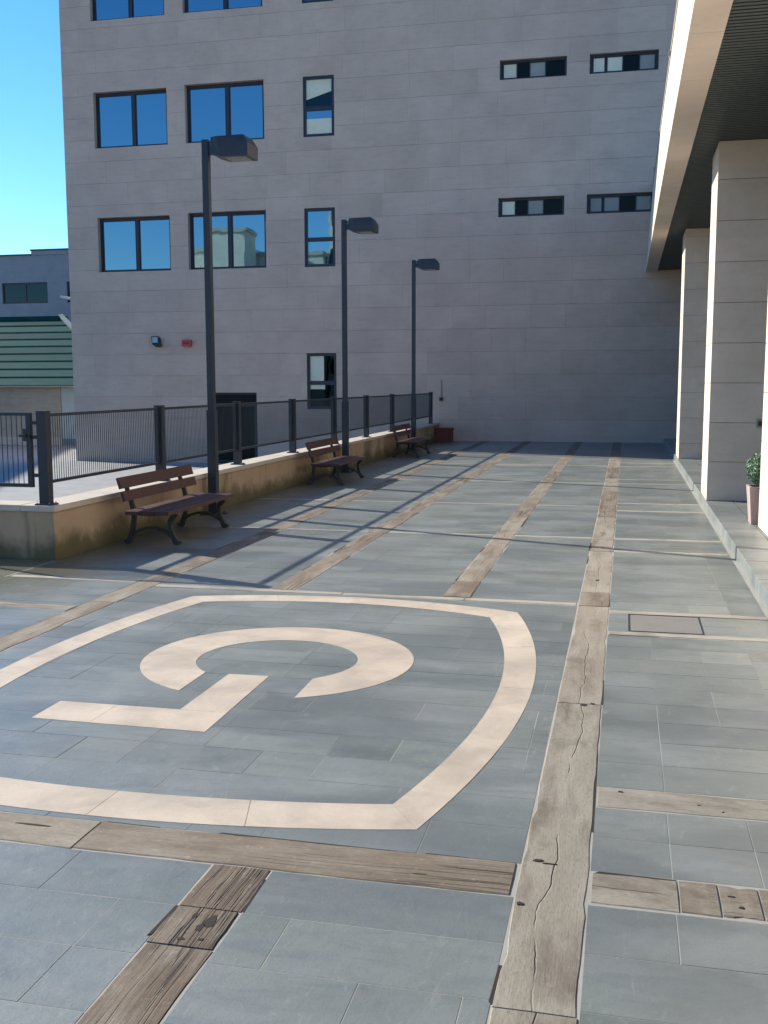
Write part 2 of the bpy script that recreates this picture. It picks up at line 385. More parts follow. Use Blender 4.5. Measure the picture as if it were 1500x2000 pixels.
# fields beyond the emblem
rows_l = [(8.06, 11.48), (11.58, 14.5), (14.6, 17.9), (18.0, 21.7), (21.8, 26.0), (26.1, 30.44)]
for (a, b) in [(-1.170, -0.317), (-2.620, -1.390), (-3.85, -2.84), (-5.335, -4.07)]:
    for (c, d) in rows_l: tilerow(a+g, b-g, c+g*0.6, d-g*0.6, grid(a, b, 0.36))
pieces.sort(key=lambda p: p[0] if p[0] > 1.6 else 999)
far = MB()
for k, (d, (x0, x1, y0, y1, z, t)) in enumerate(pieces):
    if k < 300 and d < 999:
        mb = MB(); cx, cy = (x0+x1)/2, (y0+y1)/2
        mb.cham(x0-cx, x1-cx, y0-cy, y1-cy, -0.02, z, 0.0004, t)
        # slight tilt of the top face
        tl = rnd(-0.0002, 0.0002)
        mb.v = [(x, y, zz + (tl if (x > 0 and zz > -0.01) else 0)) for x, y, zz in mb.v]
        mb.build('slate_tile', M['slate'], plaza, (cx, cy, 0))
    else:
        far.box(x0, x1, y0, y1, -0.02, z*0.6+.0002, t)
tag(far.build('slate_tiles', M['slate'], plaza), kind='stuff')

GAP = MB()
# timber sleepers ---------------------------------------------------
def sleeper(cx, cy, L, w, along, top=0.004, tone=0.6, ragged=0.0028):
    """weathered beam, local X along its length, edges worn and split"""
    n = max(4, int(L/0.09)); vs = []; rng = [i/n for i in range(n+1)]
    el = er = 0.0
    for i, t in enumerate(rng):
        el = el*0.6 + rnd(-ragged, ragged); er = er*0.6 + rnd(-ragged, ragged)
        if random.random() < 0.07: el -= rnd(0, 0.014)
        if random.random() < 0.07: er += rnd(0, 0.014)
        x = -L/2 + L*t; c = 0.0032
        zz = top + rnd(-0.0008, 0.0008)
        yl, yr = -w/2-min(0.008, el*1.0)*1.0, w/2-er
        vs += [(x, yl, -0.06), (x, yl, zz-c), (x, yl+c*1.3, zz), (x, 0.0+rnd(-.02,.02), zz+0.001), (x, yr-c*1.3, zz), (x, yr, zz-c), (x, yr, -0.06)]
    m = 7; fs = []
    for i in range(n):
        for k in range(m-1): fs.append((i*m+k, (i+1)*m+k, (i+1)*m+k+1, i*m+k+1))
    fs += [tuple(range(m)), tuple(n*m+k for k in range(m-1, -1, -1))]
    mb = MB(); mb.add(vs, fs, tone)
    o = mb.build('timber_sleeper', M['wood'], plaza, (cx, cy, 0), fix=True)
    if along == 'y': o.rotation_euler = (0, 0, math.pi/2)
    u0 = -L/2
    while u0 < L/2-0.15:
        u1 = min(L/2, u0+rnd(0.2, 0.9))
        if random.random() < 0.55 and cy < 14:
            sgn = random.choice((-1, 1)); e_ = rnd(.006, .016)
            a_, b_ = (w/2-.006, w/2+e_) if sgn > 0 else (-w/2-e_, -w/2+.006)
            m2 = [(u0, a_), (u1, (a_ if sgn > 0 else a_+.006)), (u1, (b_-.006 if sgn > 0 else b_)), (u0+.02, b_)]
            pts = [(cx+x_, cy+y_) for x_, y_ in m2] if along == 'x' else [(cx-y_, cy+x_) for x_, y_ in m2]
            GAP.prism(pts, -.01, .0012, .5)
        u0 = u1+rnd(.05, .5)
    return o
def run(xc, w, ys, tones, top=0.0025):
    for (a, b), t in zip(zip(ys[:-1], ys[1:]), tones):
        sleeper(xc, (a+b)/2, (b-a)-0.008, w-0.001, 'y', top+rnd(-0.001, 0.001), t)
run(-0.200, 0.234, [-0.5, 2.655, 5.46, 7.95, 8.50, 10.62, 11.42, 13.4, 14.6, 16.6, 18.9, 21.2, 24.0, 27.0, 30.42], [.85,.88,.72,.5,.85,.6,.75,.4,.45,.7,.35,.6,.5,.5])
run(-1.280, 0.220, [0.2, 2.752, 2.985, 3.29], [.17,.13,.22])
run(-1.280, 0.220, [8.07, 8.75, 10.9, 13.2, 15.2, 17.9, 20.0, 23.0, 26.5, 30.42], [.3,.55,.7,.45,.6,.3,.5,.5,.5])
run(-2.730, 0.220, [8.07, 9.6, 11.4, 13.4, 16.0, 18.4, 20.7, 23.5, 27.0, 30.42], [.45,.3,.4,.45,.3,.45,.4,.4,.4])
run(-2.730, 0.220, [-0.5, 1.6, 3.28], [.4,.5])
run(-3.960, 0.220, [3.54, 5.75, 7.3, 8.9, 11.2, 13.6, 15.8, 18.2, 20.6, 23.5, 27, 30.42], [.4,.45,.55,.4,.5,.35,.55,.4,.5,.4,.4])
def cross(yc, w, xs, tones, top=0.0025):
    for (a, b), t in zip(zip(xs[:-1], xs[1:]), tones):
        o_ = sleeper((a+b)/2, yc, (b-a)-0.008, w-0.004, 'x', top+rnd(-0.001, 0.001), t, 0.004)
        if w < 0.13: o_.name = 'stone_strip'; o_.data.materials[0] = M['strip']
cross(3.41, 0.24, [-6.2, -3.9, -1.95, -0.335], [.62,.66,.45])
cross(3.41, 0.22, [-0.073, 0.215, 0.345, 0.475, 1.04], [.85,.5,.45,.5])
cross(4.21, 0.22, [-0.073, 1.04], [.95])
for y, w in ((7.115, 0.10), (7.80, 0.11), (10.68, 0.10), (11.54, 0.11), (14.11, 0.11), (15.01, 0.11), (17.95, 0.09), (18.75, 0.09), (21.75, 0.09), (22.65, 0.09), (26.05, 0.09)):
    cross(y, w, [-0.073, 1.04], [rnd(.3, 1.0)], 0.003)
cross(8.005, 0.10, [-3.84, -2.2, -1.2, -0.33], [.6,.8,.95], 0.003)
for y in (11.53, 14.55, 17.95, 21.75, 26.05):
    for (a, b) in [(-1.165, -0.322), (-2.615, -1.395), (-3.845, -2.845), (-5.32, -4.075)]: cross(y, 0.09, [a, b], [rnd(.2, 1.0)], 0.003)
cross(8.15, 0.10, [-5.3, -4.08], [.9], 0.003); cross(7.05, 0.14, [-9.0, -6.5, -4.08], [.8,.75], 0.003)
cross(5.66, 0.11, [-9.0, -6.5, -4.08], [.8,.6], 0.003)

def blot(mb, x, y, rx, ry, z, ang=0.0, n=11):
    pts = []
    for k in range(n):
        a = 2*math.pi*k/n; q = rnd(.6, 1.15); u, v = rx*q*math.cos(a), ry*q*math.sin(a)
        pts.append((x+u*math.cos(ang)-v*math.sin(ang), y+u*math.sin(ang)+v*math.cos(ang)))
    mb.prism(pts, z-.006, z, .5)
HOL = MB()
for (x, y, rx, ry) in ((-1.243, 2.905, .018, .045), (-1.262, 2.865, .014, .022), (-1.305, 2.93, .008, .018), (-1.29, 2.79, .014, .010), (-1.23, 2.80, .010, .008), (-.262, 3.565, .022, .010), (-.225, 3.548, .030, .004), (-.295, 3.24, .013, .012),
                       (-.175, 5.44, .018, .020), (-.13, 5.47, .012, .010), (-.20, 9.02, .016, .04), (.02, 4.275, .010, .008), (.33, 4.20, .006, .004), (.42, 4.15, .005, .004), (.385, 3.44, .012, .006), (.41, 3.37, .010, .008), (-.66, 3.37, .030, .003), (-2.2, 3.44, .09, .006),
                       (-1.21, 2.10, .01, .05)):
    blot(HOL, x, y, rx, ry, .0052)
tag(HOL.build('knots_and_hollows', M['soil'], plaza), kind='stuff')
GAP.prism([(-1.404, 2.79), (-1.392, 2.80), (-1.385, 2.98), (-1.395, 2.985)], -.01, .0030)
tag(GAP.build('earth_filled_gaps', M['soil'], plaza), kind='stuff')

# emblem: cream stone laid into the slate ------------------------------
CX, CY = -2.045, 5.68
ZT, ZB = 0.0022, -0.004
def arcpts(p0, p1, sag, n):
    """points from p0 to p1 bowed outward by sag (to the right of travel)"""
    p0, p1 = Vector(p0), Vector(p1); d = p1-p0; L = d.length; nrm = Vector((d.y, -d.x)).normalized(); out = []
    for i in range(n+1):
        t = i/n; out.append(p0+d*t+nrm*(sag*4*t*(1-t)))
    return out
oc = [(-0.745, 7.615), (-3.350, 7.655), (-3.355, 3.725), (-0.738, 3.728)]    # outer corners: NE, NW, SW, SE
ic = [(-0.925, 7.405), (-3.185, 7.470), (-3.190, 3.940), (-0.880, 3.942)]
def side(i, j, so, si, nseg, cut):
    A = arcpts(oc[i], oc[j], so, nseg); B = arcpts(ic[i], ic[j], si, nseg)
    seg = 0
    for a, b in zip(cut[:-1], cut[1:]):
        ia, ib = round(a*nseg), round(b*nseg)
        AA = [Vector(p) for p in A[ia:ib+1]]; BB = [Vector(p) for p in B[ia:ib+1]]
        for L_ in (AA, BB):           # hairline joint
            d0 = (L_[1]-L_[0]).normalized(); d1 = (L_[-1]-L_[-2]).normalized()
            L_[0] = L_[0]+d0*0.0012; L_[-1] = L_[-1]-d1*0.0012
        mb = MB(); mb.band(BB, AA, ZB, ZT+rnd(-.0004, .0004), rnd(.25, .95))
        mb.build('cream_inlay', M['inlay'], plaza, fix=True)
side(0, 1, 0.25, 0.225, 24, [0, .25, .5, .75, 1])       # far edge
side(1, 2, 0.262, 0.235, 24, [0, .25, .5, .75, 1])      # left edge
side(2, 3, 0.155, 0.115, 24, [0, .25, .5, .75, 1])      # near edge
side(3, 0, 0.275, 0.250, 24, [0, .25, .5, .75, 1])      # right edge
# broken ring
ccx, ccy, RO_, RI_ = -2.062, 5.985, 0.842, 0.500
def ring():
    a0o = math.acos((-1.715-ccx)/RO_); a1o = math.acos((-2.386-ccx)/RO_)      # below the centre
    a0i = math.acos((-1.725-ccx)/RI_); a1i = math.acos((-2.386-ccx)/RI_)
    n = 64; A = []; B = []
    for i in range(n+1):
        t = i/n
        to = -a0o + (2*math.pi - (a1o - a0o))*t; ti = -a0i + (2*math.pi - (a1i - a0i))*t
        A.append((ccx+RO_*math.cos(to), ccy+0.985*RO_*math.sin(to))); B.append((ccx+RI_*math.cos(ti), ccy-0.02+0.96*RI_*math.sin(ti)))
    for a, b in ((0, 11), (11, 24), (24, 40), (40, 52), (52, 64)):
        MB().band(B[a:b+1], A[a:b+1], ZB, ZT+rnd(-.0004, .0004), rnd(.3, .7)).build('cream_inlay', M['inlay'], plaza, fix=True)
ring()
MB().prism([(-2.238, 4.906), (-1.978, 4.906), (-1.990, 5.600), (-2.236, 5.592)], ZB, ZT, .45).build('cream_inlay', M['inlay'], plaza)
MB().prism([(-2.926, 4.612), (-2.60, 4.608), (-2.60, 4.9035), (-2.930, 4.900)], ZB, ZT+.0003, .75).build('cream_inlay', M['inlay'], plaza)
MB().prism([(-2.5985, 4.608), (-1.972, 4.602), (-1.977, 4.9045), (-2.5985, 4.9035)], ZB, ZT, .55).build('cream_inlay', M['inlay'], plaza)

# inspection cover
cov = thing('inspection_cover', 'brown-grey rectangular inspection cover set in the slate paving right of the main timber', 'manhole cover', (0.31, 7.467, 0))
MB().cham(-0.235, 0.235, -0.255, 0.255, -0.02, 0.001, 0.002).build('lid', M['cover'], cov)
fr = MB(); fr.box(-.252, -.240, -.272, .272, -.02, .003); fr.box(.240, .252, -.272, .272, -.02, .003); fr.box(-.240, .240, -.272, -.260, -.02, .003); fr.box(-.240, .240, .260, .272, -.02, .003)
fr.build('cover_frame', M['dark_metal'], cov)

# raised walkway with kerb -------------------------------------------------
wk = MB().box(1.30, 4.6, -3.0, 30.44, -0.88, 0.095).build('raised_walkway', M['mortar']); tag(wk, kind='structure')
y = -3.0
while y < 30.3:
    L = 0.9 if y < 29 else 30.43-y
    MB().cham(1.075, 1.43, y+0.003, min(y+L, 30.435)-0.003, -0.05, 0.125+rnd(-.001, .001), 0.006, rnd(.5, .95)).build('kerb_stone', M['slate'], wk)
    y += L
wkb = MB()
y = -3.0; r = 0
while y < 30.1:
    x = 1.434 + (0.3 if r % 2 else 0)
    if r % 2: wkb.box(1.434, 1.731, y+.002, y+.45, .09, .1235, rnd(.4, .9))
    while x < 4.5:
        wkb.box(x+.002, min(x+.6, 4.58)-.002, y+.002, y+.45, .09, .1235+rnd(-.0008, .0005), rnd(.35, .9)); x += .6
    y += .4535; r += 1
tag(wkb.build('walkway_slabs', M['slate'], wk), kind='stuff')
ks = MB()
ks.box(1.041, 1.0745, -3.0, 30.43, -.03, -.001, .9)
ks.build('pale_kerb_joint', M['mortar'], plaza)

# ================================================================= OFFICE BUILDING (far facade)
YF = 30.40
office = thing('office_building', 'tall beige stone-clad office building closing the far end of the plaza', 'building', (-6, YF, 0))
ox, oy = -6, YF
def loc(mb): mb.v = [(x-ox, y-oy, z) for x, y, z in mb.v]; return mb
XL, XR, ZTOP = -17.24, 6.0, 18.5
wins = []     # x0,x1,z0,z1,kind
for k in range(4):
    z0 = 5.17+3.75*k
    wins += [(-16.20, -13.77, z0, z0+1.66, 'double'), (-13.18, -10.67, z0, z0+1.70, 'double'), (-9.46, -8.51, z0-.02, z0+1.69, 'tall')]
    wins += [(-3.68, -1.82, z0+1.22, z0+1.75, 'slot'), (-1.20, 0.64, z0+1.22, z0+1.75, 'slot')]
wins += [(-9.43, -8.50, 0.92, 2.60, 'tall'), (-12.60, -11.05, -0.77, 1.42, 'door')]
# core behind the cladding, with the openings left as recesses
core = MB()
xs = sorted(set([XL+.03, XR]+[w[0] for w in wins]+[w[1] for w in wins])); zs = sorted(set([-0.9, ZTOP]+[w[2] for w in wins]+[w[3] for w in wins]))
for a, b in zip(xs[:-1], xs[1:]):
    run0 = None
    for c, d in zip(zs[:-1], zs[1:]):
        hole = any(w[0]-1e-4 <= a and b <= w[1]+1e-4 and w[2]-1e-4 <= c and d <= w[3]+1e-4 for w in wins)
        if not hole:
            if run0 is None: run0 = c
            end = d
        else:
            if run0 is not None: core.box(a, b, YF+.03, YF+.35, run0, end)
            run0 = None
    if run0 is not None: core.box(a, b, YF+.03, YF+.35, run0, end)
core.box(XL+.03, XR, YF+.35, YF+14, -.9, ZTOP)
loc(core).build('wall', M['joint'], office)
# cladding panels
H = 0.657; Z0 = 5.89-0.657*11; J = 0.0055
panels = []
zc = Z0; row = 0
while zc < ZTOP-0.1:
    zt = min(zc+H, ZTOP)
    x = XL + (0 if row % 2 else -0.65) + rnd(-.25, .1)
    cuts = [XL]
    while x < XR:
        x += random.choice([1.3, 1.3, 1.3, 1.95, 0.98])
        if x > XL+.3 and x < XR-.3: cuts.append(x)
    cuts.append(XR)
    for a, b in zip(cuts[:-1], cuts[1:]): panels.append((a+.001, b-.001, zc+J/2, zt-J/2))
    zc += H; row += 1
stuffp = MB(); npan = 0
def subtract(rects, w):
    out = []
    for (a, b, c, d) in rects:
        if w[0] >= b or w[1] <= a or w[2] >= d or w[3] <= c: out.append((a, b, c, d)); continue
        if c < w[2]: out.append((a, b, c, w[2]))
        if d > w[3]: out.append((a, b, w[3], d))
        m0, m1 = max(c, w[2]), min(d, w[3])
        if a < w[0]: out.append((a, w[0], m0, m1))
        if b > w[1]: out.append((w[1], b, m0, m1))
    return out
for (a, b, c, d) in panels:
    rs = [(a, b, c, d)]
    for w in wins: rs = subtract(rs, w)
    rs = [r for r in rs if r[1]-r[0] > .015 and r[3]-r[2] > .012]
    if not rs: continue
    t = min(1, max(0, random.gauss(.5, .22))); dy = rnd(-.0015, .0015)
    vis = c < 14.2 and a < 1.4
    groups = []
    for rc in rs:                      # rectangles that touch belong to one stone
        hit = [g_ for g_ in groups if any(rc[0] <= o_[1]+1e-4 and rc[1] >= o_[0]-1e-4 and rc[2] <= o_[3]+1e-4 and rc[3] >= o_[2]-1e-4 for o_ in g_)]
        new = [rc]+[o_ for g_ in hit for o_ in g_]
        groups = [g_ for g_ in groups if g_ not in hit]+[new]
    for g_ in groups:
        mb = MB() if (vis and npan < 300) else stuffp
        for (p, q, r_, s_) in g_: mb.box(p, q, YF+dy, YF+.032, r_, s_, t)
        if mb is not stuffp:
            loc(mb).build('stone_panel', M['facade'], office); npan += 1
loc(stuffp)
tag(stuffp.build('upper_stone_panels', M['facade'], office), kind='stuff')
sd = MB(); zc = Z0
while zc < ZTOP-.1:
    for k in range(9): sd.box(XL, XL+.03, YF+.034+k*1.5, YF+.034+k*1.5+1.49, zc+.005, min(zc+H, ZTOP)-.005, rnd(.3, .7))
    zc += H
tag(loc(sd).build('side_stone_panels', M['facade'], office), kind='stuff')
rf = MB(); rf.box(XL-.05, XR, YF-.05, YF+14.1, ZTOP, ZTOP+.12); loc(rf).build('roof', M['coping'], office)
# windows
def frame_mb(x0, x1, z0, z1, y0, y1, f, mull=(), fl=None, fb=None):
    fl = f if fl is None else fl; fb = f if fb is None else fb
    mb = MB(); mb.box(x0, x0+fl, y0, y1, z0, z1); mb.box(x1-f, x1, y0, y1, z0, z1)
    mb.box(x0+fl, x1-f, y0, y1, z0, z0+fb); mb.box(x0+fl, x1-f, y0, y1, z1-f, z1)
    for (a, b) in mull: mb.box(a, b, y0, y1, z0+fb, z1-f)
    return mb
for (x0, x1, z0, z1, kd) in wins:
    e = 0.002; x0 += e; x1 -= e; z0 += e; z1 -= e
    if kd == 'double':
        xm = x0+(x1-x0)*0.52
        fo = loc(frame_mb(x0, x1, z0, z1, YF+.16, YF+.25, .07, [(xm-.05, xm+.05)], fb=.045)).build('window', M['frame'], office)
        for a, b in ((x0+.07, xm-.05), (xm+.05, x1-.07)):
            sash = MB(); s_ = .035
            sash.box(a, a+s_, YF+.185, YF+.235, z0+.045, z1-.07); sash.box(b-s_, b, YF+.185, YF+.235, z0+.045, z1-.07)
            sash.box(a+s_, b-s_, YF+.185, YF+.235, z0+.045, z0+.045+s_); sash.box(a+s_, b-s_, YF+.185, YF+.235, z1-.07-s_, z1-.07)
            loc(sash).build('sash', M['frame'], fo)
            pm = MB(); pm.box(a+s_, b-s_, YF+.20, YF+.21, z0+.045+s_, z1-.07-s_)
            loc(pm).build('pane', M['glass'], fo)
    elif kd == 'tall':
        zm = z0+(z1-z0)*.47
        fm = frame_mb(x0, x1, z0, z1, YF+.04, YF+.12, .085); fm.box(x0+.085, x1-.085, YF+.04, YF+.12, zm-.06, zm+.06)
        fo = loc(fm).build('window', M['frame'], office)
        lowest = z0 < 2
        for q, (c, d) in enumerate(((z0+.085, zm-.06), (zm+.06, z1-.085))):
            a, b = x0+.085, x1-.085
            if lowest and q == 1:
                loc(MB().box(a, a+.43, YF+.075, YF+.085, c, d, .9)).build('pane', M['blind'], fo)  # bright reflection of something sunlit, painted as a cream pane
                loc(MB().box(a+.432, b, YF+.075, YF+.085, c, d)).build('pane', M['dark_glass'], fo)
            elif lowest:
                loc(MB().box(a, b, YF+.075, YF+.085, c, d-.13)).build('pane', M['dark_glass'], fo)
                loc(MB().box(a, a+.46, YF+.075, YF+.085, d-.128, d, .9)).build('pane', M['blind'], fo)  # lower end of the same painted reflection
                loc(MB().box(a+.462, b, YF+.075, YF+.085, d-.128, d, .9)).build('pane', M['dark_glass'], fo)
            elif 8 < z0 < 10:
                # reflected cream buildings painted as flat cream pieces in the window
                if q == 1:
                    poly = [(a, c+.20), (b, c+.42), (b, d), (a, d)]
                    mb = MB(); mb.add([(x, YF+.076, z) for x, z in poly]+[(x, YF+.085, z) for x, z in poly], [(0,1,2,3),(7,6,5,4),(0,4,5,1),(1,5,6,2),(2,6,7,3),(3,7,4,0)], .6)
                    loc(mb).build('blind', M['blind'], fo)
                    loc(MB().box(a, b, YF+.088, YF+.096, c, d)).build('pane', M['dark_glass'], fo)
                else:
                    loc(MB().box(a, b, YF+.075, YF+.085, c, d-.22, .7)).build('blind', M['blind'], fo)
                    loc(MB().box(a, b, YF+.075, YF+.085, d-.218, d)).build('pane', M['glass'], fo)
            else:
                loc(MB().box(a, b, YF+.075, YF+.085, c, d)).build('pane', M['glass'], fo)
    elif kd == 'slot':
        Wd = x1-x0; up = z0 > 8; right = x0 > -1.5
        ms = [.30, .40, .62, .70] if not right else [.24, .30, .53, .70]
        fm = frame_mb(x0, x1, z0, z1, YF+.12, YF+.20, .06, fb=.05)
        fo = loc(fm).build('window', M['frame'], office)
        if not right: cells = [(.04, .26, 'blind' if not up else 'cream2'), (.26, .44, 'dark'), (.44, .69, 'grey'), (.69, .97, 'dark')]  # cream cells carry the reflected building as pane colour
        else: cells = [(.04, .23, 'blind' if up else 'grey'), (.245, .49, 'blind' if up else 'grey'), (.49, .72, 'dark'), (.72, .96, 'grey')]
        for (p, q, c_) in cells:
            a, b = x0+p*Wd, x0+q*Wd
            if c_ == 'dark': loc(MB().box(a, b, YF+.155, YF+.165, z0+.05, z1-.06)).build('pane', M['door'], fo)
            else:
                sm = frame_mb(a, b, z0+.05, z1-.06, YF+.135, YF+.165, .028)
                loc(sm).build('sash', M['frame'], fo)
                loc(MB().box(a+.028, b-.028, YF+.150, YF+.158, z0+.078, z1-.088, .3 if c_ == 'cream2' else .9)).build('pane', M['blind'] if c_ != 'grey' else M['grey_blind'], fo)
        # closing panel behind the slot
    else:
        fm = frame_mb(x0, x1, z0+.01, z1, YF+.10, YF+.20, .06); fm.box(x0+.06, x1-.06, YF+.10, YF+.20, z1-.36, z1-.32)
        do = loc(fm).build('door', M['frame'], office)
        loc(MB().box(x0+.06, x1-.06, YF+.14, YF+.16, z1-.32, z1-.06)).build('transom_pane', M['door'], do)
        xm = (x0+x1)/2
        for a, b in ((x0+.062, xm-.003), (xm+.003, x1-.062)):
            lf = frame_mb(a, b, z0+.02, z1-.362, YF+.12, YF+.17, .07)
            loc(lf).build('door_leaf', M['frame'], do)
            loc(MB().box(a+.07, b-.07, YF+.14, YF+.15, z0+.09, z1-.432)).build('door_panel', M['door'], do)
        loc(MB().box(xm-.05, xm-.03, YF+.07, YF+.10, z0+.85, z0+1.15)).build('handle', M['lens'], do)

# floodlight and alarm on the facade
fl = thing('wall_floodlight', 'small dark floodlight on the stone wall left of the red alarm box', 'floodlight', (-14.27, YF, 3.0))
mb = MB(); mb.add([(-.19,-.10,.16),(.06,-.10,.16),(.19,-.30,-.09),(-.06,-.30,-.09),(-.13,-.04,.10),(.10,-.04,.10),(.20,-.16,-.16),(-.02,-.16,-.16)],
    [(0,3,2,1),(4,5,6,7),(0,1,5,4),(1,2,6,5),(2,3,7,6),(3,0,4,7)]); mb.build('housing', M['dark_metal'], fl, fix=True)
mb = MB(); mb.add([(-.145,-.122,.135),(.035,-.122,.135),(.11,-.262,-.04),(-.065,-.262,-.04),(-.145,-.134,.130),(.035,-.134,.130),(.11,-.274,-.045),(-.065,-.274,-.045)],
    [(0,3,2,1),(4,5,6,7),(0,1,5,4),(1,2,6,5),(2,3,7,6),(3,0,4,7)]); mb.build('lens', M['white_panel'], fl, fix=True)
mb = MB(); mb.box(-.03, .12, -.12, -.003, -.17, -.10); mb.build('bracket', M['dark_metal'], fl)
al = thing('alarm_siren', 'small red alarm siren box on the stone wall beside the floodlight', 'alarm', (-13.28, YF, 2.94))
MB().cham(-.15, .15, -.11, -.004, -.10, .10, .02).build('case', M['red'], al)
MB().box(-.10, .10, -.118, -.111, -.02, .02).build('grille', M['clay'], al)
MB().box(-.09, .09, -.10, -.02, -.125, -.102).build('beacon', M['lens'], al)
cd_ = thing('cable_conduit', 'thin grey conduit with a small box on the stone wall above the red-brown planter', 'conduit', (-5.3, YF, 1.5))
MB().box(-.012, .012, -.03, -.003, -.22, .30).build('pipe', M['grey_blind'], cd_)
MB().box(-.05, .05, -.06, -.003, -.32, -.222).build('junction_box', M['frame'], cd_)

# ================================================================= RIGHT WING
wing = thing('arcade_building', 'overhanging stone arcade building on cream pillars along the right side of the plaza', 'building', (2.5, 12, 0))
def wl_(mb): mb.v = [(x-2.5, y-12, z) for x, y, z in mb.v]; return mb
CXo, CXt, CXi, ZU, ZR = 0.460, 0.590, 0.765, 4.77, 7.12
def cxz(z): return CXo+(CXt-CXo)*(z-ZU)/(ZR-ZU)
b = MB()
b.box(CXt+.014, CXi, -14, 30.385, ZU+.012, ZR-.06); b.box(CXi, 8, -14, 30.385, ZU+.10, ZR-.06)
wl_(b).build('upper_wall', M['joint'], wing)
y = -14; fp = []
while y < 30.3:
    y2 = min(y+1.5, 30.383)
    for (za, zb) in ((ZU, ZU+.77), (ZU+.77, ZU+1.54), (ZU+1.54, ZR-.05)):
        t = rnd(.5, 1)
        a0, a1 = cxz(za+.003), cxz(zb-.003); d_ = CXt+.0135
        m_ = MB().add([(a0, y+.003, za+.003), (d_, y+.003, za+.003), (d_, y2-.003, za+.003), (a0, y2-.003, za+.003), (a1, y+.003, zb-.003), (d_, y+.003, zb-.003), (d_, y2-.003, zb-.003), (a1, y2-.003, zb-.003)],
            [(0,3,2,1),(4,5,6,7),(0,1,5,4),(1,2,6,5),(2,3,7,6),(3,0,4,7)], t)
        if za == ZU: m_.box(CXo+.0005, CXi, y+.003, y2-.003, ZU-.010, ZU+.0025, t)
        if y2 > 3: wl_(m_).build('fascia_panel', M['pillar'], wing)
    y = y2
wl_(MB().box(CXt-.02, 8.0, -14, 30.38, ZR-.05, ZR)).build('roof_coping', M['coping'], wing)
for yy in (18.2, 27.6): wl_(MB().box(CXt-.06, CXt-.015, yy, yy+.06, 6.95, 7.03)).build('fascia_bracket', M['lens'], wing)
# soffit slats
sf = MB(); y = -2.0
while y < 30.3:
    sf.box(CXi+.004, 4.4, y, y+.055, ZU+.012, ZU+.037); y += .085
tag(wl_(sf).build('soffit_slats', M['soffit'], wing), kind='stuff')
wl_(MB().box(CXi+.002, 4.4, -2, 30.35, ZU+.075, ZU+.085)).build('soffit_back', M['soffit'], wing)
def pillar(x0, x1, y0, y1, phase, label):
    p = MB().box(x0+.02, x1-.02, y0+.02, y1-.02, .10, ZU+.07); po = wl_(p).build('pillar', M['joint'], wing); po['label'] = label
    z = .125; h = .522; j = .007; k = 0
    z = .125-phase
    while z < ZU:
        za, zb = max(z, .126), min(z+h, ZU+.0105)
        if zb-za > .04:
            t = rnd(.2, .8)
            q = MB()
            q.box(x0, x0+.021, y0, y1, za+j/2, zb-j/2, t); q.box(x0+.0215, x1-.0215, y0-.0004, y0+.021, za+j/2, zb-j/2, t)
            q.box(x1-.021, x1, y0, y1, za+j/2, zb-j/2, t); q.box(x0+.0215, x1-.0215, y1-.021, y1, za+j/2, zb-j/2, t)
            wl_(q).build('stone_panel', M['pillar'], po)
        z += h
pillar(1.09, 2.35, 14.47, 15.50, .0, 'wide cream pillar with a small grey socket box')
pillar(1.10, 2.35, 22.35, 23.50, .2, 'far cream pillar nearest the office building')
pillar(1.455, 2.35, 6.6, 11.95, .1, 'nearest cream pillar at the right edge')
# glazed wall at the back of the arcade
bw = MB(); bw.box(4.5, 4.7, -3, 30.38, .13, ZU+.09); wl_(bw).build('back_wall', M['pillar'], wing)
for k in range(9):
    y0 = 1.0+3.2*k
    fm = MB(); fm.box(4.42, 4.497, y0, y0+.08, .13, 2.9); fm.box(4.42, 4.497, y0+2.4, y0+2.48, .13, 2.9); fm.box(4.42, 4.497, y0+.08, y0+2.4, 2.82, 2.9)
    wo = wl_(fm).build('window', M['frame'], wing); wl_(MB().box(4.45, 4.47, y0+.08, y0+2.4, .14, 2.82)).build('pane', M['dark_glass'], wo)
sb = thing('socket_box', 'small grey socket box on the shaded face of the wide cream pillar', 'socket', (1.74, 14.47, 1.16))
MB().cham(-.055, .055, -.04, -.002, -.055, .055, .006).build('case', M['grey_blind'], sb)
MB().box(-.035, .035, -.046, -.041, -.03, .03).build('flap', M['frame'], sb)

# potted shrub
ps = thing('potted_shrub', 'clipped round green shrub in a tall tapered mauve planter between the cream pillars', 'plant', (1.535, 12.25, .125))
pm = MB(); a, c_ = .135, .17
pm.add([(-a,-a,0),(a,-a,0),(a,a,0),(-a,a,0),(-c_,-c_,.42),(c_,-c_,.42),(c_,c_,.42),(-c_,c_,.42),(-c_+.025,-c_+.025,.42),(c_-.025,-c_+.025,.42),(c_-.025,c_-.025,.42),(-c_+.025,c_-.025,.42),
        (-c_+.03,-c_+.03,.38),(c_-.03,-c_+.03,.38),(c_-.03,c_-.03,.38),(-c_+.03,c_-.03,.38)],
       [(0,3,2,1),(0,1,5,4),(1,2,6,5),(2,3,7,6),(3,0,4,7),(4,5,9,8),(5,6,10,9),(6,7,11,10),(7,4,8,11),(8,9,13,12),(9,10,14,13),(10,11,15,14),(11,8,12,15)])
pm.build('planter', M['tanpot'], ps)
MB().box(-.138, .138, -.138, .138, .36, .385).build('soil', M['soil'], ps)
MB().cyl(0, 0, .385, .56, .018, .012, 8).build('stem', M['bark'], ps)
lf = MB()
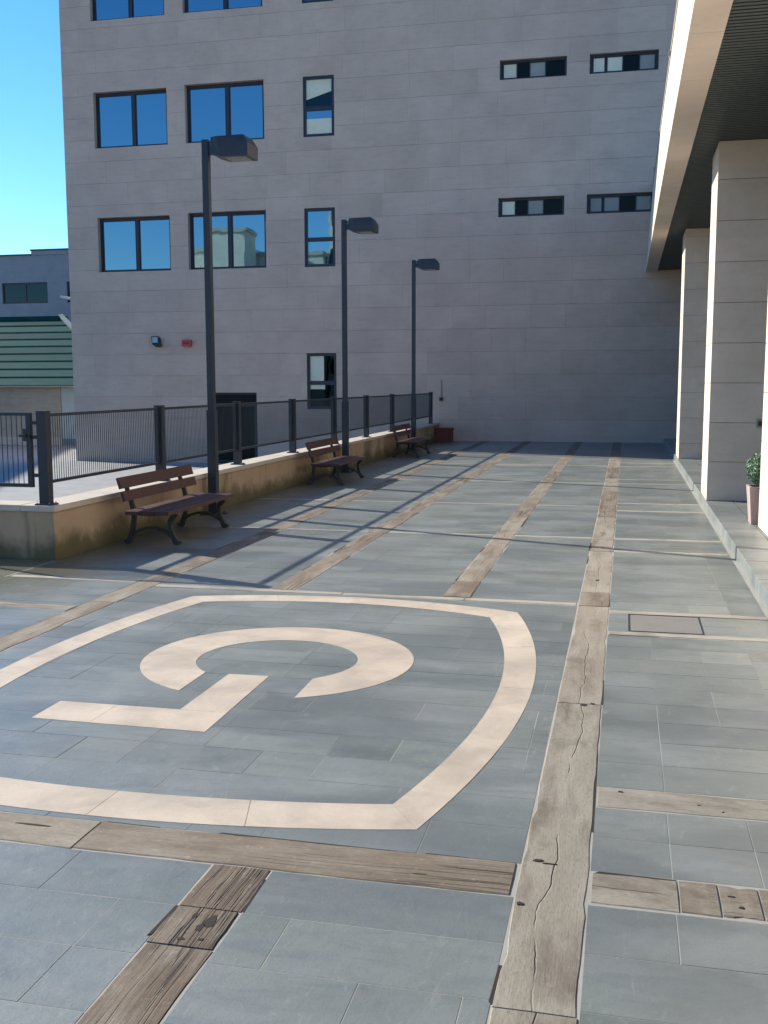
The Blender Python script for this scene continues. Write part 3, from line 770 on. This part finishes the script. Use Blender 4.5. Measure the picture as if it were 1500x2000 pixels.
for k in range(3200):
    v = Vector((random.gauss(0, 1), random.gauss(0, 1), random.gauss(0, 1))).normalized()
    r_ = .205*(random.random()**.22)*(1+.05*math.sin(7*v.x+5*v.z)); p = v*r_+Vector((0, 0, .605))
    if p.z < .39: continue
    n1 = v.cross(Vector((rnd(-1, 1), rnd(-1, 1), rnd(-1, 1)))).normalized(); n2 = (v*rnd(.2, 1)+n1.cross(v)).normalized(); s = rnd(.011, .019)
    lf.add([p-n1*s*.5, p+n2*s*.9, p+n1*s*.5, p-n2*s*.9], [(0, 1, 2, 3)], random.random())
tag(lf.build('foliage', M['leaf'], ps), kind='stuff')

# red-brown planter by the facade
rp = thing('plant_trough', 'red-brown rectangular planter box at the foot of the far stone wall beside the fence end', 'planter', (-5.12, 29.80, 0))
t_ = MB(); x_, y_, h_ = .25, .20, .40
t_.box(-x_, x_, -y_, -y_+.03, 0, h_); t_.box(-x_, x_, y_-.03, y_, 0, h_); t_.box(-x_, -x_+.03, -y_+.03, y_-.03, 0, h_); t_.box(x_-.03, x_, -y_+.03, y_-.03, 0, h_); t_.box(-x_+.03, x_-.03, -y_+.03, y_-.03, 0, .03)
t_.build('box', M['clay'], rp)
t2 = MB(); t2.box(-x_-.02, x_+.02, -y_-.02, -y_-.001, h_-.06, h_+.005); t2.box(-x_-.02, x_+.02, y_+.001, y_+.02, h_-.06, h_+.005); t2.box(-x_-.02, -x_-.001, -y_, y_, h_-.06, h_+.005); t2.box(x_+.001, x_+.02, -y_, y_, h_-.06, h_+.005)
t2.build('rim', M['clay'], rp)
MB().box(-x_+.031, x_-.031, -y_+.031, y_-.031, .031, h_-.05).build('soil', M['soil'], rp)

# ================================================================= LEFT WALL, FENCE, GATE
wall = thing('planter_wall', 'low ochre rendered wall with cream coping running along the left of the plaza', 'wall', (-5.4, 18, 0))
def ll(mb): mb.v = [(x+5.4, y-18, z) for x, y, z in mb.v]; return mb
w = MB(); w.box(-5.64, -5.36, 8.98, 30.38, -.8, .475); w.box(-13, -5.642, 8.98, 9.25, -.8, .475)
ll(w).build('wall_body', M['plinth'], wall)
y = 8.955; k = 0
while y < 30.3:
    y2 = min(y+1.2, 30.39)
    ll(MB().cham(-5.70, -5.335, y+.002, y2-.002, .476, .532+rnd(-.001, .001), .004, rnd(.3, .9))).build('coping_stone', M['coping'], wall); y = y2
x = -5.702
while x > -13:
    ll(MB().cham(x-1.2, x-.003, 8.955, 9.30, .476, .532+rnd(-.001, .001), .004, rnd(.3, .9))).build('coping_stone', M['coping'], wall); x -= 1.2

fence = thing('metal_fence', 'dark metal bar fence with square posts standing on the cream coping', 'fence', (-5.47, 9.05, .532))
FX = -5.47
def fl_(mb): mb.v = [(x-FX, y-9.05, z-.532) for x, y, z in mb.v]; return mb
posts = [9.05, 11.63, 14.20, 16.78, 19.35, 21.93, 24.50, 27.08, 29.62]
for i, yp in enumerate(posts):
    p = MB(); p.box(FX-.05, FX+.05, yp-.045, yp+.045, .545, 1.435)
    po = fl_(p).build('post', M['dark_metal'], fence)
    fl_(MB().box(FX-.085, FX+.085, yp-.075, yp+.075, .533, .545)).build('base_plate', M['dark_metal'], po)
    fl_(MB().box(FX-.055, FX+.055, yp-.05, yp+.05, 1.4355, 1.442)).build('post_cap', M['dark_metal'], po)
    bl = MB()
    for sx_ in (-.065, .065):
        for sy_ in (-.06, .06): bl.cyl(FX+sx_, yp+sy_, .5455, .556, .009, n=6)
    fl_(bl).build('bolts', M['lens'], po)
for ya, yb in zip(posts[:-1], posts[1:]):
    y0, y1 = ya+.055, yb-.055
    pf = MB(); pf.box(FX-.015, FX+.015, y0, y1, 1.385, 1.415); pf.box(FX-.015, FX+.015, y0, y1, .735, .765)
    pf.box(FX-.015, FX+.015, y0, y0+.03, .766, 1.384); pf.box(FX-.015, FX+.015, y1-.03, y1, .766, 1.384)
    for zz in (.85, 1.3):
        pf.box(FX-.008, FX+.008, ya+.046, y0-.001, zz, zz+.03); pf.box(FX-.008, FX+.008, y1+.001, yb-.046, zz, zz+.03)
    pfo = fl_(pf).build('panel_frame', M['dark_metal'], fence)
    bars = MB(); n = int((y1-y0-.08)/.042)
    for k in range(1, n):
        yy = y0+.03+(y1-y0-.06)*k/n; bars.box(FX-.0025, FX+.0025, yy-.0025, yy+.0025, .765, 1.385)
    tag(fl_(bars).build('bars', M['dark_metal'], pfo), kind='stuff')
gate = thing('metal_gate', 'dark metal barred gate leaf with a latch box left of the first fence post', 'gate', (-5.57, 9.05, .532))
gx1 = -5.60; gx0 = -7.3
def gl(mb): mb.v = [(x+5.57, y-9.05, z-.532) for x, y, z in mb.v]; return mb
gf = MB(); gf.box(gx1-.05, gx1, 9.03, 9.07, .70, 1.425); gf.box(gx0, gx0+.05, 9.03, 9.07, .70, 1.425)
gf.box(gx0+.05, gx1-.05, 9.035, 9.065, 1.395, 1.425); gf.box(gx0+.05, gx1-.05, 9.035, 9.065, .70, .735)
gl(gf).build('gate_frame', M['dark_metal'], gate)
for k in range(1, 29):
    xx = gx0+.05+(gx1-gx0-.10)*k/29
    gl(MB().box(xx-.003, xx+.003, 9.047, 9.053, .736, 1.394)).build('bar', M['dark_metal'], gate)
lk = MB(); lk.box(gx1-.075, gx1+.004, 9.015, 9.029, 1.15, 1.27); lk.box(gx1-.10, gx1-.03, 8.985, 9.014, 1.19, 1.215); gl(lk).build('latch', M['dark_metal'], gate)
for zz in (1.31, 1.17, .80): gl(MB().box(gx1+.001, gx1+.079, 9.035, 9.060, zz, zz+.035)).build('hinge', M['dark_metal'], gate)

# ================================================================= STREET LAMPS
def make_lamp():
    r = thing('street_lamp', '', 'street lamp', (0, 0, 0), 'dark square street lamps along the ochre wall')
    p = MB(); p.box(-.042, .042, -.042, .042, 1.36, 4.73); p.box(-.055, .055, -.055, .055, .012, 1.36)
    po = p.build('post', M['dark_metal'], r)
    MB().box(-.045, .045, -.0565, -.0555, .45, 1.05).build('access_door', M['dark_metal'], po)
    MB().box(-.14, .14, -.14, .14, .002, .012).build('base_plate', M['dark_metal'], r)
    b_ = MB()
    for sx_ in (-.1, .1):
        for sy_ in (-.1, .1): b_.cyl(sx_, sy_, .0125, .035, .014, n=6)
    b_.build('bolts', M['iron'], r)
    MB().box(.0425, .15, -.03, .03, 4.55, 4.70).build('bracket', M['dark_metal'], r)
    MB().cyl(.085, -.031, 4.64, 4.68, .012, n=8).build('fixing_screw', M['lens'], r)
    # head: tapered trapezoid housing, deeper at the outer edge, wider toward the plaza
    h = MB(); w0, w1 = .13, .19
    w0 = .17
    vs = [(.13,-w0,4.525),(.13,w0,4.525),(.26,w1,4.485),(.62,w1,4.485),(.62,-w1,4.485),(.26,-w1,4.485),
          (.13,-w0*.93,4.725),(.13,w0*.93,4.725),(.20,w1*.92,4.73),(.56,w1*.9,4.735),(.56,-w1*.9,4.735),(.20,-w1*.92,4.73),
          (.62,w1,4.64),(.62,-w1,4.64)]
    fs = [(0,1,2,5),(5,2,3,4),(6,7,8,11)[::-1],(11,8,9,10)[::-1],(0,6,7,1),(1,7,8,2),(2,8,9,12,3),(3,12,13,4),(9,10,13,12),(4,13,10,11,5),(5,11,6,0)]
    h.add(vs, fs); ho = h.build('lamp_head', M['dark_metal'], r, fix=True)
    MB().box(.30, .57, -.14, .14, 4.474, 4.4845).build('diffuser', M['lens'], ho)
    return r
lab = ['nearest and tallest looking dark street lamp, behind the nearest bench', 'middle dark street lamp, at the far end of the second bench', 'farthest dark street lamp, near the far stone wall and the red-brown planter']
L0 = make_lamp()
for i, yy in enumerate((12.65, 19.25, 25.85)):
    o = L0 if i == 0 else copy_tree(L0)
    o.location = (-5.215, yy, 0); o['label'] = lab[i]

# ================================================================= BENCHES
def make_bench():
    """origin at the middle of its footprint; back towards -X, long axis Y"""
    r = thing('park_bench', '', 'bench', (0, 0, 0), 'timber benches with iron legs along the ochre wall')
    for s in (-.68, .68):
        # rear leg running up into the back support
        pts = [(-.31, s, .0), (-.275, s, .035), (-.235, s, .14), (-.215, s, .27), (-.215, s, .34), (-.24, s, .45), (-.285, s, .58), (-.322, s, .70)]
        MB().sweep(pts, [.085, .06, .05, .046, .05, .042, .036, .03], .042, up=(0, 1, 0)).build('rear_leg', M['iron'], r)
        pts = [(.29, s, .0), (.262, s, .03), (.225, s, .10), (.198, s, .19), (.205, s, .26), (.245, s, .315), (.262, s, .335)]
        MB().sweep(pts, [.09, .062, .048, .044, .048, .060, .07], .042, up=(0, 1, 0)).build('front_leg', M['iron'], r)
        pts = [(-.225, s, .10), (-.16, s, .145), (-.06, s, .172), (.04, s, .172), (.13, s, .145), (.205, s, .095)]
        MB().sweep(pts, .030, .034, up=(0, 1, 0)).build('arch_brace', M['iron'], r)
        MB().sweep([(-.215, s, .325), (0, s, .318), (.26, s, .335)], .034, .036, up=(0, 1, 0)).build('seat_bearer', M['iron'], r)
    for k, x0 in enumerate((-.19, -.025, .14)):
        m_ = MB().cham(x0, x0+.155, -.93, .93, .341, .382, .006, .5); m_.build('seat_slat', M['bench_wood'], r)
    for (za, xa, hgt) in ((.475, -.212, .10), (.605, -.252, .12)):
        # leaning back planks, in front of the supports
        lean = .30; q = MB(); t_ = .032
        d = Vector((-lean, 0, 1)).normalized(); nrm = Vector((1, 0, lean)).normalized()
        base = Vector((xa, 0, za)); A = [base, base+nrm*t_, base+nrm*t_+d*hgt, base+d*hgt]
        vs = [(a.x, -.93, a.z) for a in A]+[(a.x, .93, a.z) for a in A]
        q.add(vs, [(0,1,2,3),(7,6,5,4),(0,4,5,1),(1,5,6,2),(2,6,7,3),(3,7,4,0)]); q.build('back_plank', M['bench_wood'], r, fix=True)
    bl = MB()
    for s in (-.68, .68):
        for x0 in (-.11, .05, .22): bl.cyl(x0, s, .3821, .387, .010, n=6)
    bl.build('bolts', M['iron'], r)
    return r
B0 = make_bench()
labs = ['nearest dark brown timber bench with curved iron legs, beside the corner of the ochre wall', 'middle dark brown timber bench, just before the second street lamp', 'farthest dark brown timber bench, in front of the third street lamp']
for i, yy in enumerate((10.80, 17.40, 24.00)):
    o = B0 if i == 0 else copy_tree(B0)
    o.location = (-4.87, yy, 0); o['label'] = labs[i]

# ================================================================= BACKGROUND LEFT
# shed with green roof
shed = thing('green_roofed_shed', 'low cream shed under a big stepped green roof beyond the fence', 'building', (-27, 38, -.77))
def sl_(mb): mb.v = [(x+27, y-38, z+.77) for x, y, z in mb.v]; return mb
SX = -22.15
sl_(MB().box(-40, SX, 38, 46, -.78, 1.58)).build('wall', M['shed'], shed)
sl_(MB().box(-40, SX-.02, 37.96, 37.999, -.77, -.45)).build('skirting', M['coping'], shed)
x = SX+.02
for wd in (.75, .12, .85, 1.1, 1.1, 1.1): 
    sl_(MB().box(x, x+wd-.03, 38.02, 38.2, -.5, 1.57, rnd(.2, .9))).build('wall_panel', M['white_panel'], shed); x += wd
sl_(MB().box(SX+.02, -16.5, 38.06, 46, -.78, 1.56)).build('panel_wall', M['grey_blind'], shed)
sl_(MB().box(SX+.02, -16.5, 37.99, 38.019, -.78, -.5)).build('skirting', M['bluegrey'], shed)
# stepped roof courses: each course a sheet lapping the one below, cut back along the hip on the right
def hipx(z): return -25.4 + (4.65-z)*2.05
nC = 9; zE, zR_, yE, yR = 1.60, 4.65, 37.6, 44.2
for k in range(nC):
    t0, t1 = k/nC, (k+1)/nC
    za, zb = zE+(zR_-zE)*t0, zE+(zR_-zE)*t1; ya, yb = yE+(yR-yE)*t0, yE+(yR-yE)*t1
    xa, xb = min(hipx(za), -17), min(hipx(zb), -17)
    xs_ = [-40+1.9*q for q in range(14)]; xs_ = [q for q in xs_ if q < xb-.5]+[None]
    m_ = MB(); lip = .05
    vs = [(-40, ya, za), (xa, ya, za), (xb, yb, zb), (-40, yb, zb), (-40, ya, za+lip), (xa, ya, za+lip), (xb, yb, zb+.015), (-40, yb, zb+.015)]
    m_.add(vs, [(0,3,2,1),(4,5,6,7),(0,1,5,4),(1,2,6,5),(2,3,7,6),(3,0,4,7)], rnd(0, 1))
    sl_(m_).build('roof_course', M['green_roof'], shed)
    e_ = MB().box(-40, xa, ya-.02, ya-.001, za+lip-.03, za+lip+.012); sl_(e_).build('course_edge', M['trim'] if k == 0 else M['roof_edge'], shed)
h_ = MB(); h_.sweep([(hipx(4.72)-.1, 44.3, 4.85), (hipx(1.62), 37.7, 1.78)], .20, .10, up=(0, -.42, .9)); sl_(h_).build('hip_flashing', M['trim'], shed)
rg = MB().box(-40, -25.4, 44.1, 44.5, 4.62, 4.82); sl_(rg).build('ridge', M['green_roof'], shed)
# distant blue-grey building
far_b = thing('distant_building', 'blue-grey flat-roofed building with a dark window behind the green roof', 'building', (-45, 70, 0))
def fb(mb): mb.v = [(x+45, y-70, z) for x, y, z in mb.v]; return mb
q = MB(); Wn = [(-45.25, -41.5, 7.60, 9.10), (-39.95, -36.2, 7.60, 9.10), (-50.5, -46.8, 7.6, 9.1), (-45.25, -41.5, 3.9, 5.4)]
q.box(-70, -26, 70.4, 90, -1, 11.05); fb(q).build('wall_core', M['bluegrey'], far_b)
fs_ = []
rs = [(-70, -26, -1, 11.05)]
for w_ in Wn: rs = subtract(rs, w_)
q = MB()
for (a, b_, c, d) in rs: q.box(a, b_, 70, 70.399, c, d)
fb(q).build('wall', M['bluegrey'], far_b)
q = MB(); q.box(-42.65, -26, 69.9, 90, 11.052, 11.36); fb(q).build('roof_parapet', M['bluegrey'], far_b)
q = MB(); q.box(-70, -42.66, 69.85, 90, 11.052, 11.14); fb(q).build('roof', M['frame'], far_b)
q = MB(); q.box(-42.7, -26, 69.8, 90, 11.361, 11.45); fb(q).build('roof', M['frame'], far_b)
for (a, b_, c, d) in Wn:
    fo = fb(frame_mb(a+.01, b_-.01, c+.01, d-.01, 70.15, 70.25, .10, [((a+b_)/2-.05, (a+b_)/2+.05)])).build('window', M['frame'], far_b)
    fb(MB().box(a+.11, b_-.11, 70.19, 70.2, c+.11, d-.11)).build('pane', M['dark_glass'], fo)
lr = thing('light_roof_corner', 'small pale roof canopy edge poking out beside the office building corner', 'roof', (-37, 66, 7))
MB().add([(-1.2, 0, .75), (3, 0, -.1), (3, 3, -.1), (-1.2, 3, .75), (-1.2, 0, .60), (3, 0, -.30), (3, 3, -.30), (-1.2, 3, .60)], [(0,1,2,3),(7,6,5,4),(0,4,5,1),(1,5,6,2),(2,6,7,3),(3,7,4,0)]).build('roof_sheet', M['white_panel'], lr, fix=True)
MB().box(.5, 2.8, .3, 2.7, -8, -.32).build('wall', M['bluegrey'], lr)
# building off to the left of the yard: throws the broad shade over it
lb = thing('side_building', 'plain cream building at the left of the lower yard outside the photo', 'building', (-40, 32.4, -.8))
MB().box(-9, 0, -5, 14, 0, 13.6).build('wall', M['cream_wall'], lb); MB().box(-9.2, 0.2, -5.2, 14.2, 13.61, 13.9).build('roof', M['coping'], lb)
lb.rotation_euler = (0, 0, math.radians(23.4))

# cream blocks behind the viewpoint, seen only mirrored in the office windows
def tower(name, label, x0, x1, y0, y1, h, cols=3, rowsn=4):
    t = thing(name, label, 'building', ((x0+x1)/2, y1, 0)); mx, my = (x0+x1)/2, y1
    MB().box(x0-mx, x1-mx, y0-my, 0, -.9, h).build('wall', M['cream_wall'], t)
    MB().box(x0-mx-.15, x1-mx+.15, y0-my-.15, .15, h+.001, h+.35).build('roof', M['coping'], t)
    for i in range(cols):
        for j in range(rowsn):
            wx = x0-mx+(x1-x0)*(i+.5)/cols; wz = 1.5+(h-3)*(j+.3)/rowsn
            wo = MB().box(wx-.6, wx+.6, .001, .06, wz, wz+1.4).build('window', M['frame'], t)
            MB().box(wx-.5, wx+.5, .061, .07, wz+.1, wz+1.3).build('pane', M['dark_glass'], wo)
    return t
tower('cream_block', 'stepped cream block behind the viewpoint mirrored in the office window', -39.5, -33.8, -40, -30, 13.6, 2, 3)
tower('cream_block', 'narrow cream stair tower behind the viewpoint mirrored in the office window', -36.3, -33.0, -29.9, -27, 14.9, 0, 0)
tower('cream_block', 'wide cream block behind the viewpoint mirrored in the office window', -33.6, -26.9, -42, -31, 13.2, 3, 3)
tower('cream_block', 'slim cream tower behind the viewpoint mirrored in the narrow window', -26.6, -25.0, -38, -32, 19.5, 1, 5)
